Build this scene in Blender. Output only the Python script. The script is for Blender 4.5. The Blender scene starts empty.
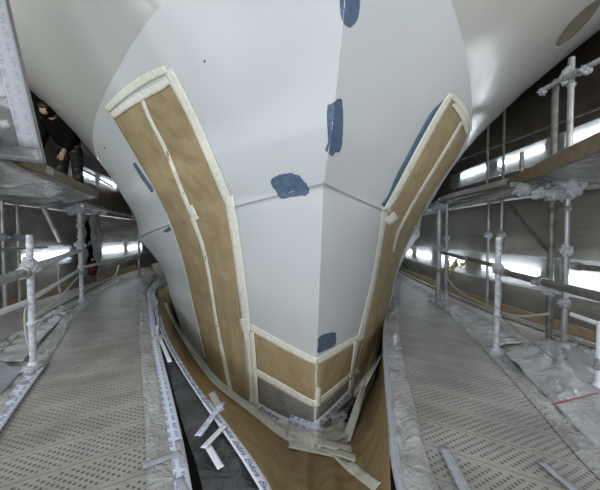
import bpy, bmesh, math, random
import numpy as np
from mathutils import Vector, Matrix, noise
from mathutils.bvhtree import BVHTree
random.seed(7)
SC = bpy.context.scene
COL = SC.collection
PI = math.pi

# ------------------------------------------------------------------ camera
f = 300.0; H = 1.15; yaw = math.radians(7.0); pit = math.atan(10 / 300.0)
CF = Vector((math.sin(yaw) * math.cos(pit), math.cos(yaw) * math.cos(pit), -math.sin(pit)))
CR = Vector((math.cos(yaw), -math.sin(yaw), 0))
CU = CR.cross(CF)
CO = Vector((0, 0, H))
cd = bpy.data.cameras.new('camera'); cam = bpy.data.objects.new('camera', cd); COL.objects.link(cam)
cd.sensor_width = 36; cd.lens = 36 * f / 600; cd.clip_start = 0.02
cam.location = CO
cam.rotation_euler = (PI / 2 - pit, 0, -yaw)
SC.camera = cam

def ray(x, y): return CF + CR * ((x - 300) / f) + CU * ((245 - y) / f)
def onz(x, y, z):
    d = ray(x, y); return CO + d * ((z - H) / d.z)
def onx(x, y, X):
    d = ray(x, y); return CO + d * (X / d.x)
def ony(x, y, Y):
    d = ray(x, y); return CO + d * (Y / d.y)
def proj(P):
    v = P - CO; z = v.dot(CF); return (300 + f * v.dot(CR) / z, 245 - f * v.dot(CU) / z, z)

# ------------------------------------------------------------------ tagging
def tag(o, label=None, cat=None, group=None, kind=None):
    if label: o['label'] = label
    if cat: o['category'] = cat
    if group: o['group'] = group
    if kind: o['kind'] = kind
    return o
def empty(name, loc, label, cat, group=None):
    o = bpy.data.objects.new(name, None); COL.objects.link(o); o.location = loc
    o.empty_display_size = 0.1
    return tag(o, label, cat, group)
def link(name, me, mat, parent=None):
    o = bpy.data.objects.new(name, me); COL.objects.link(o)
    if mat: me.materials.append(mat)
    if parent is not None:
        o.parent = parent
        # parent objects are only ever translated
        w = parent.location.copy(); p = parent.parent
        while p is not None: w += p.location; p = p.parent
        o.location = -w
    return o
def mesh(verts, faces, smooth=True, uvs=None):
    me = bpy.data.meshes.new('m')
    me.from_pydata([tuple(v) for v in verts], [], faces); me.update()
    if smooth: me.polygons.foreach_set('use_smooth', [True] * len(me.polygons))
    if uvs is not None:
        l = me.uv_layers.new(name='UVMap')
        for lp in me.loops: l.data[lp.index].uv = uvs[lp.vertex_index]
    return me
def bm_mesh(bm, smooth=True):
    me = bpy.data.meshes.new('m'); bmesh.ops.recalc_face_normals(bm, faces=bm.faces); bm.to_mesh(me); bm.free()
    if smooth: me.polygons.foreach_set('use_smooth', [True] * len(me.polygons))
    return me
def solid(o, t, off=1.0):
    m = o.modifiers.new('s', 'SOLIDIFY'); m.thickness = t; m.offset = off; return o

# ------------------------------------------------------------------ materials
def mat(name, base, rough=.5, metal=0, spec=.5, coat=0, coat_rough=.1):
    m = bpy.data.materials.new(name); m.use_nodes = True
    b = m.node_tree.nodes['Principled BSDF']
    b.inputs['Base Color'].default_value = (*base, 1); b.inputs['Roughness'].default_value = rough
    b.inputs['Metallic'].default_value = metal; b.inputs['Specular IOR Level'].default_value = spec
    b.inputs['Coat Weight'].default_value = coat; b.inputs['Coat Roughness'].default_value = coat_rough
    return m
def N(m, t, **kw):
    n = m.node_tree.nodes.new(t)
    for k, v in kw.items():
        if k in n.inputs: n.inputs[k].default_value = v
        else: setattr(n, k, v)
    return n
def L(m, a, b): m.node_tree.links.new(a, b)
def pb(m): return m.node_tree.nodes['Principled BSDF']
def objcoord(m, scale=(1, 1, 1), rot=(0, 0, 0), src='Object'):
    tc = N(m, 'ShaderNodeTexCoord'); mp = N(m, 'ShaderNodeMapping')
    mp.inputs['Scale'].default_value = scale; mp.inputs['Rotation'].default_value = rot
    L(m, tc.outputs[src], mp.inputs['Vector']); return mp.outputs['Vector']
def noisecol(m, c1, c2, scale=5, vec=None, lo=.35, hi=.65, detail=6, dist=0):
    n = N(m, 'ShaderNodeTexNoise', Scale=scale, Detail=detail, Distortion=dist)
    L(m, vec or objcoord(m), n.inputs['Vector'])
    r = N(m, 'ShaderNodeValToRGB'); r.color_ramp.elements[0].position = lo; r.color_ramp.elements[1].position = hi
    r.color_ramp.elements[0].color = (*c1, 1); r.color_ramp.elements[1].color = (*c2, 1)
    L(m, n.outputs['Fac'], r.inputs['Fac']); L(m, r.outputs['Color'], pb(m).inputs['Base Color'])
    return r
def bump(m, scale, strength, dist=.02, vec=None, detail=4, distort=0, ridged=False):
    n = N(m, 'ShaderNodeTexNoise', Scale=scale, Detail=detail, Distortion=distort)
    if ridged: n.noise_type = 'RIDGED_MULTIFRACTAL'
    L(m, vec or objcoord(m), n.inputs['Vector'])
    b = N(m, 'ShaderNodeBump', Strength=strength, Distance=dist)
    L(m, n.outputs['Fac'], b.inputs['Height'])
    prev = pb(m).inputs['Normal']
    if prev.is_linked: L(m, prev.links[0].from_socket, b.inputs['Normal'])
    L(m, b.outputs['Normal'], pb(m).inputs['Normal'])

M = {}
# hull paint: matt primer forward, glossier old paint aft (boundary is a real paint edge)
m = M['hull'] = mat('hull_paint', (.6, .63, .66), .5)
at = N(m, 'ShaderNodeAttribute'); at.attribute_name = 'primer'
nz = N(m, 'ShaderNodeTexNoise', Scale=1.3, Detail=5); L(m, objcoord(m), nz.inputs['Vector'])
r1 = N(m, 'ShaderNodeValToRGB'); r1.color_ramp.elements[0].position = .49; r1.color_ramp.elements[1].position = .51
L(m, at.outputs['Fac'], r1.inputs['Fac'])
mx = N(m, 'ShaderNodeMix', data_type='RGBA')
mx.inputs['A'].default_value = (.52, .53, .515, 1); mx.inputs['B'].default_value = (.62, .66, .685, 1)
L(m, r1.outputs['Color'], mx.inputs['Factor'])
mx2 = N(m, 'ShaderNodeMix', data_type='RGBA', blend_type='MULTIPLY'); mx2.inputs['Factor'].default_value = 1
r2 = N(m, 'ShaderNodeValToRGB'); r2.color_ramp.elements[0].color = (.93, .93, .92, 1); r2.color_ramp.elements[0].position = .3
r2.color_ramp.elements[1].position = .7
L(m, nz.outputs['Fac'], r2.inputs['Fac']); L(m, mx.outputs['Result'], mx2.inputs['A']); L(m, r2.outputs['Color'], mx2.inputs['B'])
L(m, mx2.outputs['Result'], pb(m).inputs['Base Color'])
mr = N(m, 'ShaderNodeMapRange'); mr.inputs['To Min'].default_value = .17; mr.inputs['To Max'].default_value = .46
L(m, r1.outputs['Color'], mr.inputs['Value']); L(m, mr.outputs['Result'], pb(m).inputs['Roughness'])
bump(m, 2.0, .05, .05)
bump(m, 2.2, .10, .03, objcoord(m, (1.2, .35, 2.6), (0.5, 0, 0)), 2)

m = M['blue'] = mat('blue_filler_primer', (.085, .135, .215), .6); noisecol(m, (.07, .115, .19), (.105, .165, .255), 25)
m = M['recess'] = mat('recess_taupe', (.17, .155, .115), .6)
m = M['dark'] = mat('dark_gap', (.02, .02, .022), .6)
def paper(name, c1, c2):
    m = mat(name, c1, .62, spec=.35); noisecol(m, c1, c2, 6)
    bump(m, 5, .7, .03, objcoord(m, (1, 1, .6)), 3, 1.6); bump(m, 60, .08, .004)
    return m
M['paper'] = paper('kraft_masking_paper', (.325, .255, .140), (.385, .305, .175))
M['apron'] = paper('kraft_apron_paper', (.275, .195, .088), (.325, .235, .112))
m = M['cream'] = mat('cream_masking_tape', (.74, .73, .63), .55); noisecol(m, (.72, .72, .62), (.86, .86, .76), 30); bump(m, 60, .3, .005)
m = M['white_tape'] = mat('white_tape', (.78, .81, .88), .45); bump(m, 40, .3, .01)
# printed tape: small blue lettering rows in the tape's own coordinates (metres)
def printed(name, base, ink, amount):
    m = mat(name, base, .42)
    tc = N(m, 'ShaderNodeTexCoord'); sx = N(m, 'ShaderNodeSeparateXYZ'); L(m, tc.outputs['UV'], sx.inputs[0])
    def mth(op, a, b=None):
        n = N(m, 'ShaderNodeMath', operation=op)
        for i, v in enumerate((a, b)):
            if v is None: continue
            if isinstance(v, (int, float)): n.inputs[i].default_value = v
            else: L(m, v, n.inputs[i])
        return n.outputs[0]
    word = mth('LESS_THAN', mth('FRACT', mth('DIVIDE', sx.outputs[0], .085)), .72)
    row = mth('GREATER_THAN', mth('SINE', mth('MULTIPLY', sx.outputs[1], PI * 2 * 1.9)), .15)
    mp = N(m, 'ShaderNodeMapping'); mp.inputs['Scale'].default_value = (150, 4.5, 1); L(m, tc.outputs['UV'], mp.inputs['Vector'])
    nn = N(m, 'ShaderNodeTexNoise', Scale=1.0, Detail=3); L(m, mp.outputs['Vector'], nn.inputs['Vector'])
    gl = mth('GREATER_THAN', nn.outputs['Fac'], amount)
    fac = mth('MULTIPLY', mth('MULTIPLY', word, row), gl)
    x = N(m, 'ShaderNodeMix', data_type='RGBA'); x.inputs['A'].default_value = (*base, 1); x.inputs['B'].default_value = (*ink, 1)
    L(m, fac, x.inputs['Factor']); L(m, x.outputs['Result'], pb(m).inputs['Base Color'])
    bump(m, 40, .25, .008)
    return m
M['print'] = printed('printed_tape', (.70, .75, .86), (.20, .25, .48), .47)
M['print_old'] = printed('worn_printed_tape', (.41, .43, .46), (.27, .29, .40), .5)
M['ink'] = mat('blue_print_ink', (.10, .13, .38), .5)

def film(name, c1, c2, rough, bscale, bstr, spec=.6, dist=.03):
    m = mat(name, c1, rough, spec=spec); noisecol(m, c1, c2, 3.0)
    bump(m, bscale, bstr, dist, None, 4, 1.5); bump(m, bscale * 4, bstr * .5, dist * .3, None, 3, .8)
    return m
m = M['film_clear'] = bpy.data.materials.new('clear_hanging_film'); m.use_nodes = True; nt = m.node_tree; nt.nodes.remove(nt.nodes['Principled BSDF'])
_t = N(m, 'ShaderNodeBsdfTransparent'); _l = N(m, 'ShaderNodeBsdfTranslucent'); _g = N(m, 'ShaderNodeBsdfGlossy', Roughness=.2)
_l.inputs['Color'].default_value = (.9, .93, .96, 1)
_m1 = N(m, 'ShaderNodeMixShader'); _m1.inputs['Fac'].default_value = .3; L(m, _l.outputs[0], _m1.inputs[1]); L(m, _g.outputs[0], _m1.inputs[2])
_m2 = N(m, 'ShaderNodeMixShader'); _m2.inputs['Fac'].default_value = .5; L(m, _t.outputs[0], _m2.inputs[1]); L(m, _m1.outputs[0], _m2.inputs[2])
_n = N(m, 'ShaderNodeTexNoise', Scale=8.0, Detail=4); _b = N(m, 'ShaderNodeBump', Strength=.8, Distance=.03); L(m, objcoord(m, (1, .5, 2)), _n.inputs['Vector']); L(m, _n.outputs['Fac'], _b.inputs['Height'])
L(m, _b.outputs[0], _g.inputs['Normal']); L(m, _m2.outputs[0], nt.nodes['Material Output'].inputs['Surface'])
M['film_floor'] = film('glossy_floor_film', (.36, .37, .38), (.52, .53, .54), .13, 5, 1.0, .9)
M['film_blue'] = film('bluish_film', (.26, .295, .34), (.36, .39, .43), .22, 3.5, .7)
M['film_dark'] = film('dark_film', (.028, .033, .042), (.07, .08, .09), .16, 7, .9, .7)
M['film_deck'] = film('platform_film', (.26, .265, .26), (.36, .365, .36), .2, 5, .9)
M['film_panel'] = film('panel_film', (.15, .16, .165), (.22, .23, .235), .2, 2.5, .4, .6)
M['film_chin'] = film('grey_translucent_film', (.19, .185, .175), (.27, .265, .25), .3, 16, .6)
M['film_wrap'] = film('clear_wrap', (.36, .375, .40), (.56, .58, .63), .22, 26, 1.0)
M['film_edge'] = film('crumpled_edge_film', (.33, .33, .325), (.52, .52, .52), .2, 12, 1.0)
M['wall_low'] = film('grey_wall_sheet', (.22, .212, .19), (.28, .272, .245), .34, 2.0, .5, .5)
bump(M['wall_low'], 3.0, .5, .03, objcoord(M['wall_low'], (1, .35, 3.5)), 2, .5)
M['wall_up'] = film('brown_wall_sheet', (.062, .048, .034), (.095, .077, .056), .4, 1.5, .5, .5)
m = M['floor'] = mat('grey_floor', (.34, .34, .31), .42); noisecol(m, (.37, .37, .34), (.46, .455, .42), 3); bump(m, 5, .25, .02)
m = M['steel'] = mat('galvanised_tube', (.36, .37, .37), .42, .55); noisecol(m, (.27, .275, .27), (.47, .48, .49), 14, objcoord(m, (1, 1, .4))); bump(m, 30, .15, .01)
m = M['steel_dark'] = mat('weathered_tube', (.17, .165, .15), .5, .4); noisecol(m, (.12, .115, .10), (.24, .235, .22), 12); bump(m, 30, .2, .01)
m = M['tape_tube'] = mat('taped_tube', (.5, .54, .58), .4); noisecol(m, (.34, .37, .40), (.62, .66, .73), 22, objcoord(m, (1, 1, 1.6))); bump(m, 22, .4, .015)
m = M['wood'] = mat('raw_board', (.36, .28, .16), .65); noisecol(m, (.29, .215, .12), (.42, .33, .20), 4, objcoord(m, (8, 1, 8)))
m = M['beam'] = mat('brown_edge_board', (.14, .115, .07), .6); noisecol(m, (.115, .095, .055), (.18, .15, .095), 5, objcoord(m, (6, 1, 6)))
m = M['white'] = mat('white_enamel', (.68, .70, .72), .4)
m = M['rope'] = mat('grey_rope', (.42, .41, .38), .7); bump(m, 90, .4, .01)
m = M['yellow'] = mat('yellow_film', (.62, .50, .18), .4)
m = M['red'] = mat('dark_red_cloth', (.10, .012, .02), .7)
m = M['red_line'] = mat('red_chalk_line', (.38, .10, .09), .7)
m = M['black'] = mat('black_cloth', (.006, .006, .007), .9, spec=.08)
m = M['trouser'] = mat('dusty_black_trousers', (.012, .011, .012), .8); noisecol(m, (.008, .008, .009), (.12, .09, .075), 11, None, .52, .72)
m = M['skin'] = mat('skin', (.45, .28, .2), .5)
m = M['hair'] = mat('dark_hair', (.02, .015, .012), .6)
def emis(name, col, s):
    m = mat(name, col, .5); b = pb(m)
    b.inputs['Emission Color'].default_value = (*col, 1); b.inputs['Emission Strength'].default_value = s; return m
M['tube'] = emis('fluorescent_tube', (.92, .97, 1.0), 11)

# perforated deck under film: staggered dots, transverse plank joints (UV in metres: u along, v across)
m = M['deck'] = mat('perforated_deck_film', (.25, .245, .225), .36, spec=.5)
tc = N(m, 'ShaderNodeTexCoord'); sx = N(m, 'ShaderNodeSeparateXYZ'); L(m, tc.outputs['UV'], sx.inputs[0])
def mth(op, a, b=None, m=m):
    n = N(m, 'ShaderNodeMath', operation=op)
    for i, v in enumerate((a, b)):
        if v is None: continue
        if isinstance(v, (int, float)): n.inputs[i].default_value = v
        else: L(m, v, n.inputs[i])
    return n.outputs[0]
PITCH = .022
su = mth('SINE', mth('MULTIPLY', sx.outputs[0], PI / PITCH)); sv = mth('SINE', mth('MULTIPLY', sx.outputs[1], PI / PITCH))
dots = mth('GREATER_THAN', mth('MULTIPLY', su, sv), .38)
PL = .235
fr = mth('FRACT', mth('DIVIDE', sx.outputs[0], PL))
inpl = mth('LESS_THAN', mth('ABSOLUTE', mth('SUBTRACT', fr, .5)), .38)
seam = mth('GREATER_THAN', mth('ABSOLUTE', mth('SUBTRACT', fr, .5)), .485)
nb = N(m, 'ShaderNodeTexNoise', Scale=3.0, Detail=5); L(m, objcoord(m), nb.inputs['Vector'])
r = N(m, 'ShaderNodeValToRGB'); r.color_ramp.elements[0].color = (.29, .288, .265, 1); r.color_ramp.elements[1].color = (.42, .415, .39, 1)
r.color_ramp.elements[0].position = .35; r.color_ramp.elements[1].position = .65
L(m, nb.outputs['Fac'], r.inputs['Fac'])
x = N(m, 'ShaderNodeMix', data_type='RGBA'); x.inputs['B'].default_value = (.085, .085, .08, 1)
L(m, r.outputs['Color'], x.inputs['A']); L(m, mth('MULTIPLY', mth('MULTIPLY', dots, inpl), .85), x.inputs['Factor'])
x2 = N(m, 'ShaderNodeMix', data_type='RGBA'); x2.inputs['B'].default_value = (.15, .148, .14, 1)
L(m, x.outputs['Result'], x2.inputs['A']); L(m, mth('MULTIPLY', seam, .7), x2.inputs['Factor'])
L(m, x2.outputs['Result'], pb(m).inputs['Base Color'])
bb = N(m, 'ShaderNodeBump', Strength=.5, Distance=.012)
L(m, mth('ADD', inpl, mth('MULTIPLY', seam, -1.0)), bb.inputs['Height']); L(m, bb.outputs['Normal'], pb(m).inputs['Normal'])
bump(m, 6, .35, .02, None, 4, 1.0)

# ------------------------------------------------------------------ hull surface
XC = .424
P = [.187, 0, .048, .055, .113, 1.444, .082, .005, .319, -.154, 1.775]
ZS = np.array([-1.6, -.31, .21, .89, 1.48, 1.82, 2.36, 3.2, 4.6, 6.2]); YS = np.array([2.46, 2.38, 2.34, 2.22, 2.11, 1.83, 1.55, 1.15, .55, -.1])
def Ys(z): return np.interp(z, ZS, YS)
def zk(a): return .6 + .91 * np.exp(-P[0] * a)
def Bup(a, z):
    t = np.minimum(z - 1.5, 3.2 + .5 * np.maximum(z - 4.7, 0)); s = np.exp(P[2] + P[3] * t + P[4] * t * t); w = np.exp(P[5] + P[6] * t + P[7] * t * t)
    return s * a / (1 + (s * a / w) ** P[10]) ** (1 / P[10])
def Blow(a, z):
    k = zk(a); h = k - z; h1 = np.minimum(h, 1.0)
    fac = 1 - P[8] * h1 - P[9] * h1 * h1 - .10 * np.maximum(h - 1, 0)
    return Bup(a, k) * np.maximum(fac, .05)
NA, NU, NL = 150, 120, 90
AA = np.concatenate([np.linspace(0, 1, 95) ** 1.5 * 4.2, 4.2 + np.linspace(0, 1, NA - 95 + 1)[1:] ** 1.4 * 6.5])
def hull_rows():
    a = AA; k = zk(a); rows = []
    for i in range(NU + 1):
        v = 1 - i / NU; z = k + (5.4 - k) * v ** 1.2
        lip = .018 * np.clip(a / 1.0, 0, 1) * np.clip(1 - v * 18, 0, 1)
        rows.append((a, z, Bup(a, z) + lip))
    for i in range(NL + 1):
        v = i / NL; g = .010 * np.clip(a / 1.0, 0, 1); z = k + g + (-1.4 - k - g) * v
        rows.append((a, z, Blow(a, np.minimum(z, k)) - .010 * np.clip(a / 1.0, 0, 1) * (i < 2)))
    return rows
ROWS = hull_rows()
def hull_mesh():
    V = []; pr = []
    nc = 2 * len(AA) - 1
    for a, z, b in ROWS:
        y = Ys(z) + a
        for j in range(len(AA) - 1, 0, -1): V.append((XC - b[j], y[j], z[j]))
        for j in range(len(AA)): V.append((XC + b[j], y[j], z[j]))
    F = []
    for i in range(len(ROWS) - 1):
        for j in range(nc - 1):
            p = i * nc + j; F.append((p, p + nc, p + nc + 1, p + 1))
    return V, F
HV, HF = hull_mesh()
HBV = BVHTree.FromPolygons([Vector(v) for v in HV], HF)
HPX = np.array(HV) - np.array(CO)
_z = HPX @ np.array(CF)
HPJ = np.stack([300 + f * (HPX @ np.array(CR)) / _z, 245 - f * (HPX @ np.array(CU)) / _z], 1); HPJ[_z < .2] = 1e9
SURF = [HBV]
def hit(x, y, surfs=None):
    d = ray(x, y).normalized(); best = None
    for s in (surfs or SURF):
        h = s.ray_cast(CO, d)
        if h[0] is not None and (best is None or h[3] < best[2]): best = (h[0], h[1], h[3])
    if best is None:
        q = np.hypot(HPJ[:, 0] - x, HPJ[:, 1] - y); i = int(q.argmin())
        p = Vector(HV[i]); h = HBV.find_nearest(p); best = (p, h[1], 0)
    n = best[1]
    if n.dot(d) > 0: n = -n
    return best[0].copy(), n.copy()

def pl(pts, t):
    """point on a polyline by arc fraction"""
    ls = [math.dist(pts[i], pts[i + 1]) for i in range(len(pts) - 1)]; T = sum(ls) * t
    for i, l in enumerate(ls):
        if T <= l or i == len(ls) - 1:
            q = min(1, T / l) if l else 0
            return tuple(pts[i][k] + (pts[i + 1][k] - pts[i][k]) * q for k in range(len(pts[i])))
        T -= l
def smooth_pl(pts, n=40):
    out = []
    P_ = [pts[0]] + list(pts) + [pts[-1]]
    for i in range(1, len(P_) - 2):
        for k in range(n // max(1, len(pts) - 1) + 1):
            t = k / (n // max(1, len(pts) - 1) + 1)
            p0, p1, p2, p3 = P_[i - 1:i + 3]
            out.append(tuple(.5 * (2 * p1[c] + (p2[c] - p0[c]) * t + (2 * p0[c] - 5 * p1[c] + 4 * p2[c] - p3[c]) * t * t + (3 * p1[c] - p0[c] - 3 * p2[c] + p3[c]) * t ** 3) for c in range(len(p1))))
    out.append(pts[-1]); return out
def grid_faces(nr, nc): return [(i * nc + j, i * nc + j + 1, (i + 1) * nc + j + 1, (i + 1) * nc + j) for i in range(nr - 1) for j in range(nc - 1)]

def sheet(name, lp, rp, material, parent, off=.003, n=50, mcols=14, wr=0, ws=5, surfs=None, keep=False, th=.0008):
    """a sheet lying on the surface between two outlines"""
    lp, rp = smooth_pl(lp), smooth_pl(rp); V = []; uv = []
    for i in range(n + 1):
        t = i / n; a = pl(lp, t); b = pl(rp, t)
        for j in range(mcols + 1):
            s = j / mcols
            p, nn = hit(a[0] + (b[0] - a[0]) * s, a[1] + (b[1] - a[1]) * s, surfs)
            e = min(1, 5 * s, 5 * (1 - s)) * min(1, 8 * t, 8 * (1 - t))
            w = wr * e * (.5 + abs(noise.noise(p * ws)) * 1.4 + .6 * noise.noise(p * ws * 2.3 + Vector((9, 2, 4)))) if wr else 0
            V.append(p + nn * (off + max(0, w))); uv.append((t, s))
    F = grid_faces(n + 1, mcols + 1)
    o = link(name, mesh(V, F, True, uv), material, parent)
    if wr:
        sm = o.modifiers.new('sm', 'SMOOTH'); sm.iterations = 4; sm.factor = .5
    if th: solid(o, th, 0)
    if keep: SURF.append(BVHTree.FromPolygons([Vector(v) for v in V], F))
    return o
def ribbon3(name, C, W, material, parent, th=.0006):
    """tape from 3-D centre points C and half-width vectors W"""
    V = []; uv = []; s = 0
    for i, (c, w) in enumerate(zip(C, W)):
        if i: s += (c - C[i - 1]).length
        for k in range(5):
            q = k / 4 * 2 - 1; V.append(c + w * q); uv.append((s, k / 4))
    o = link(name, mesh(V, grid_faces(len(C), 5), True, uv), material, parent)
    return solid(o, th, 0)
def ribbon(name, pts, w, material, parent, off=.005, surfs=None, n=36, jag=0, word=None, straight=False):
    """tape following pixel-traced points on the surface; w = width (px) or list"""
    ws = w if isinstance(w, (list, tuple)) else [w] * len(pts)
    q = smooth_pl([(p[0], p[1], ww) for p, ww in zip(pts, ws)], n)
    m_ = max(6, n); L_ = [pl(q, i / m_) for i in range(m_ + 1)]
    V = []; uv = []; s = 0; prev = None; fr_ = []; rows = []
    for i, (x, y, ww) in enumerate(L_):
        x0, y0 = L_[max(0, i - 1)][:2]; x1, y1 = L_[min(m_, i + 1)][:2]
        dx, dy = x1 - x0, y1 - y0; l = math.hypot(dx, dy) or 1; nx, ny = -dy / l, dx / l
        hw = ww / 2 + (random.uniform(-jag, jag) if jag else 0)
        row = []
        for k in range(4):
            k_ = k / 3 * 2 - 1
            p, nn = hit(x + nx * hw * k_, y + ny * hw * k_, surfs); row.append(p + (nn if not straight else (CO - p).normalized()) * off)
        rows.append((row, nn))
    if straight:            # a stiff tape bridges hollows in a straight line
        A_, B_ = rows[0][0], rows[-1][0]
        for i, (row, nn) in enumerate(rows):
            for k in range(4):
                q_ = A_[k].lerp(B_[k], i / m_)
                if (q_ - CO).length < (row[k] - CO).length: row[k] = q_
    for row, nn in rows:
        c = (row[1] + row[2]) / 2
        if prev is not None: s += (c - prev).length
        prev = c
        for k in range(4): V.append(row[k]); uv.append((s, k / 3))
        fr_.append((s, row, nn))
    o = link(name, mesh(V, grid_faces(len(L_), 4), True, uv), material, parent)
    solid(o, .0006, 0)
    if word: words_on(fr_, word, o)
    return o
def words_on(fr_, word, parent):
    """lettering printed along a tape"""
    total = fr_[-1][0]; wid = (fr_[0][1][3] - fr_[0][1][0]).length
    step = wid * 2.6; k = 0; s0 = .25 * wid
    cu = bpy.data.curves.new('t', 'FONT'); cu.body = word; cu.size = wid * .72; cu.shear = .35; cu.offset = wid * .012; cu.resolution_u = 2
    to = bpy.data.objects.new('t', cu); COL.objects.link(to)
    dg = bpy.context.evaluated_depsgraph_get(); me0 = bpy.data.meshes.new_from_object(to.evaluated_get(dg))
    vs = [v.co.copy() for v in me0.vertices]; fs = [tuple(p.vertices) for p in me0.polygons]
    bpy.data.objects.remove(to); 
    xmax = max(v.x for v in vs)
    while s0 + xmax < total:
        V = []
        for v in vs:
            s = s0 + v.x
            for i in range(len(fr_) - 1):
                if fr_[i + 1][0] >= s: break
            t = (s - fr_[i][0]) / max(1e-6, fr_[i + 1][0] - fr_[i][0])
            c = .72 - (v.y / wid)                       # across the tape, 0..1
            A = fr_[i][1][0].lerp(fr_[i][1][3], c); B = fr_[i + 1][1][0].lerp(fr_[i + 1][1][3], c)
            V.append(A.lerp(B, t) + fr_[i][2] * .0015)
        link('printed_word', mesh(V, fs, False), M['ink'], parent).location = (0, 0, 0)
        s0 += xmax + wid * .4
def blob(name, cx, cy, outline, material, parent, off=.0015, wob=0):
    """a painted patch; outline = list of px points around the centre"""
    o_ = smooth_pl(list(outline) + [outline[0]], 60)[:-1]; V = [hit(cx, cy, [HBV])]; V = [V[0][0] + V[0][1] * off]; F = []; R_ = 7; n = len(o_)
    for r_ in range(1, R_ + 1):
        for i, (x, y) in enumerate(o_):
            w = 1 + wob * noise.noise(Vector((x * .35, y * .35, 3))) if r_ == R_ else 1
            t = r_ / R_ * w; p, nn = hit(cx + (x - cx) * t, cy + (y - cy) * t, [HBV]); V.append(p + nn * off)
    for i in range(n): F.append((0, 1 + i, 1 + (i + 1) % n))
    for r_ in range(R_ - 1):
        for i in range(n):
            a = 1 + r_ * n + i; b = 1 + r_ * n + (i + 1) % n; F.append((a, a + n, b + n, b))
    return link(name, mesh(V, F), material, parent)

# ------------------------------------------------------------------ hull object
hull = empty('ship_hull', (XC, 2.3, 0), 'white primed ship bow with sharp stem towering between the walkways', 'ship hull')
# recess for the anchor on the right flare
RC = (578, 23); RA = math.atan2(-45, 43); RL, RW = 33.0, 6.2
def in_recess(x, y, k=1):
    dx, dy = x - RC[0], y - RC[1]; u = dx * math.cos(RA) + dy * math.sin(RA); v = -dx * math.sin(RA) + dy * math.cos(RA)
    return (u / (RL * k)) ** 2 + (v / (RW * k)) ** 2 < 1
HFk = []
for fc in HF:
    c = HPJ[list(fc)].mean(0)
    if HV[fc[0]][0] > XC + 1 and in_recess(c[0], c[1], 1.7):
        q = [Vector(HV[i]) for i in fc]; K = 6; b0 = len(HV)
        for i in range(K + 1):
            for j in range(K + 1): HV.append(tuple(q[0].lerp(q[1], i / K).lerp(q[3].lerp(q[2], i / K), j / K)))
        for i in range(K):
            for j in range(K):
                w = (b0 + i * (K + 1) + j, b0 + (i + 1) * (K + 1) + j, b0 + (i + 1) * (K + 1) + j + 1, b0 + i * (K + 1) + j + 1)
                cc = sum((Vector(HV[k]) for k in w), Vector()) / 4; px = proj(cc)
                if not in_recess(px[0], px[1]): HFk.append(w)
        continue
    HFk.append(fc)
me = mesh(HV, HFk)
# primer field: 1 forward of a curved paint edge, traced on the hull
at = me.attributes.new('primer', 'FLOAT', 'POINT')
def zline(a): return np.interp(a, [0, .83, 1.1, 1.44, 1.97, 2.75, 3.8, 6], [2.95, 2.76, 2.70, 2.62, 2.54, 2.47, 2.41, 2.3])
vals = np.empty(len(HV))
for i, v in enumerate(HV):
    a = v[1] - float(Ys(v[2])); vals[i] = .5 + min((float(zline(a)) - v[2]) * 3.0, (5.2 - a) * .3)
at.data.foreach_set('value', np.clip(vals, 0, 1))
hb = link('hull_plating', me, M['hull'], hull)
# bowl of the recess
V = []; F = []; ns = 48; p0 = []
for r_ in range(0, 9):
    t = 1.05 * r_ / 8
    for i in range(ns):
        q = 2 * PI * i / ns; u = RL * t * math.cos(q); v = RW * t * math.sin(q)
        x = RC[0] + u * math.cos(RA) - v * math.sin(RA); y = RC[1] + u * math.sin(RA) + v * math.cos(RA)
        p, nn = hit(x, y, [HBV]); V.append(p - nn * (.03 * (1 - (t / 1.05) ** 2) + .001))
for r_ in range(8):
    for i in range(ns):
        a = r_ * ns + i; b = r_ * ns + (i + 1) % ns; F.append((a, a + ns, b + ns, b))
link('anchor_recess', mesh(V, F), M['recess'], hull)
# rim of the recess, covering the cut edge
V = []; F = []
for i in range(ns):
    q = 2 * PI * i / ns
    for t in (.985, 1.03):
        u = (RL * t) * math.cos(q); v = (RW * t) * math.sin(q)
        x = RC[0] + u * math.cos(RA) - v * math.sin(RA); y = RC[1] + u * math.sin(RA) + v * math.cos(RA)
        p, nn = hit(x, y, [HBV]); V.append(p + nn * .002)
    a = 2 * i; b = 2 * ((i + 1) % ns); F.append((a, a + 1, b + 1, b))
rim = link('recess_rim', mesh(V, F), mat('rim_paint', (.58, .59, .57), .35), hull)
def bp(cx, cy, pts, wob=.06):
    o = blob('filler_patch', cx, cy, pts, M['blue'], hull, wob=wob); o['label'] = 'blue-grey filler primer patch'
bp(349, 8, [(340, -6), (349, -10), (359, -6), (359.5, 8), (357, 20), (350, 27.5), (343, 22), (340, 8)])
bp(334, 127, [(327.5, 105), (331, 104), (334, 102), (337.5, 99), (342, 101), (343, 125), (341, 149), (335, 153), (332, 156), (325.5, 150), (328, 143), (327, 120)], .03)
bp(290, 186, [(271, 184), (273, 178), (284, 173.5), (297, 174.5), (304, 181), (308.5, 187), (308, 194.5), (297, 196), (282, 199), (277, 193)], .1)
bp(326, 342, [(317, 349), (317, 341), (322, 335), (334, 332), (336, 336), (335, 345), (326, 350), (318, 353)], .04)
bp(168, 229.5, [(163, 231), (171, 226), (171.5, 230), (166, 232.5)], 0)
def bribbon(pts, w): 
    o = ribbon('filler_patch', pts, w, M['blue'], hull, .0015, [HBV], 30); o['label'] = 'blue-grey filler primer streak'
bribbon([(446, 100), (436, 113), (424, 133), (411, 156), (398, 180), (391, 196), (383, 206)], [3, 9, 9, 8, 7, 6, 5])
bribbon([(134, 163), (143, 177), (150, 187), (152.5, 192)], [3, 4.2, 4, 3])
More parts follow.
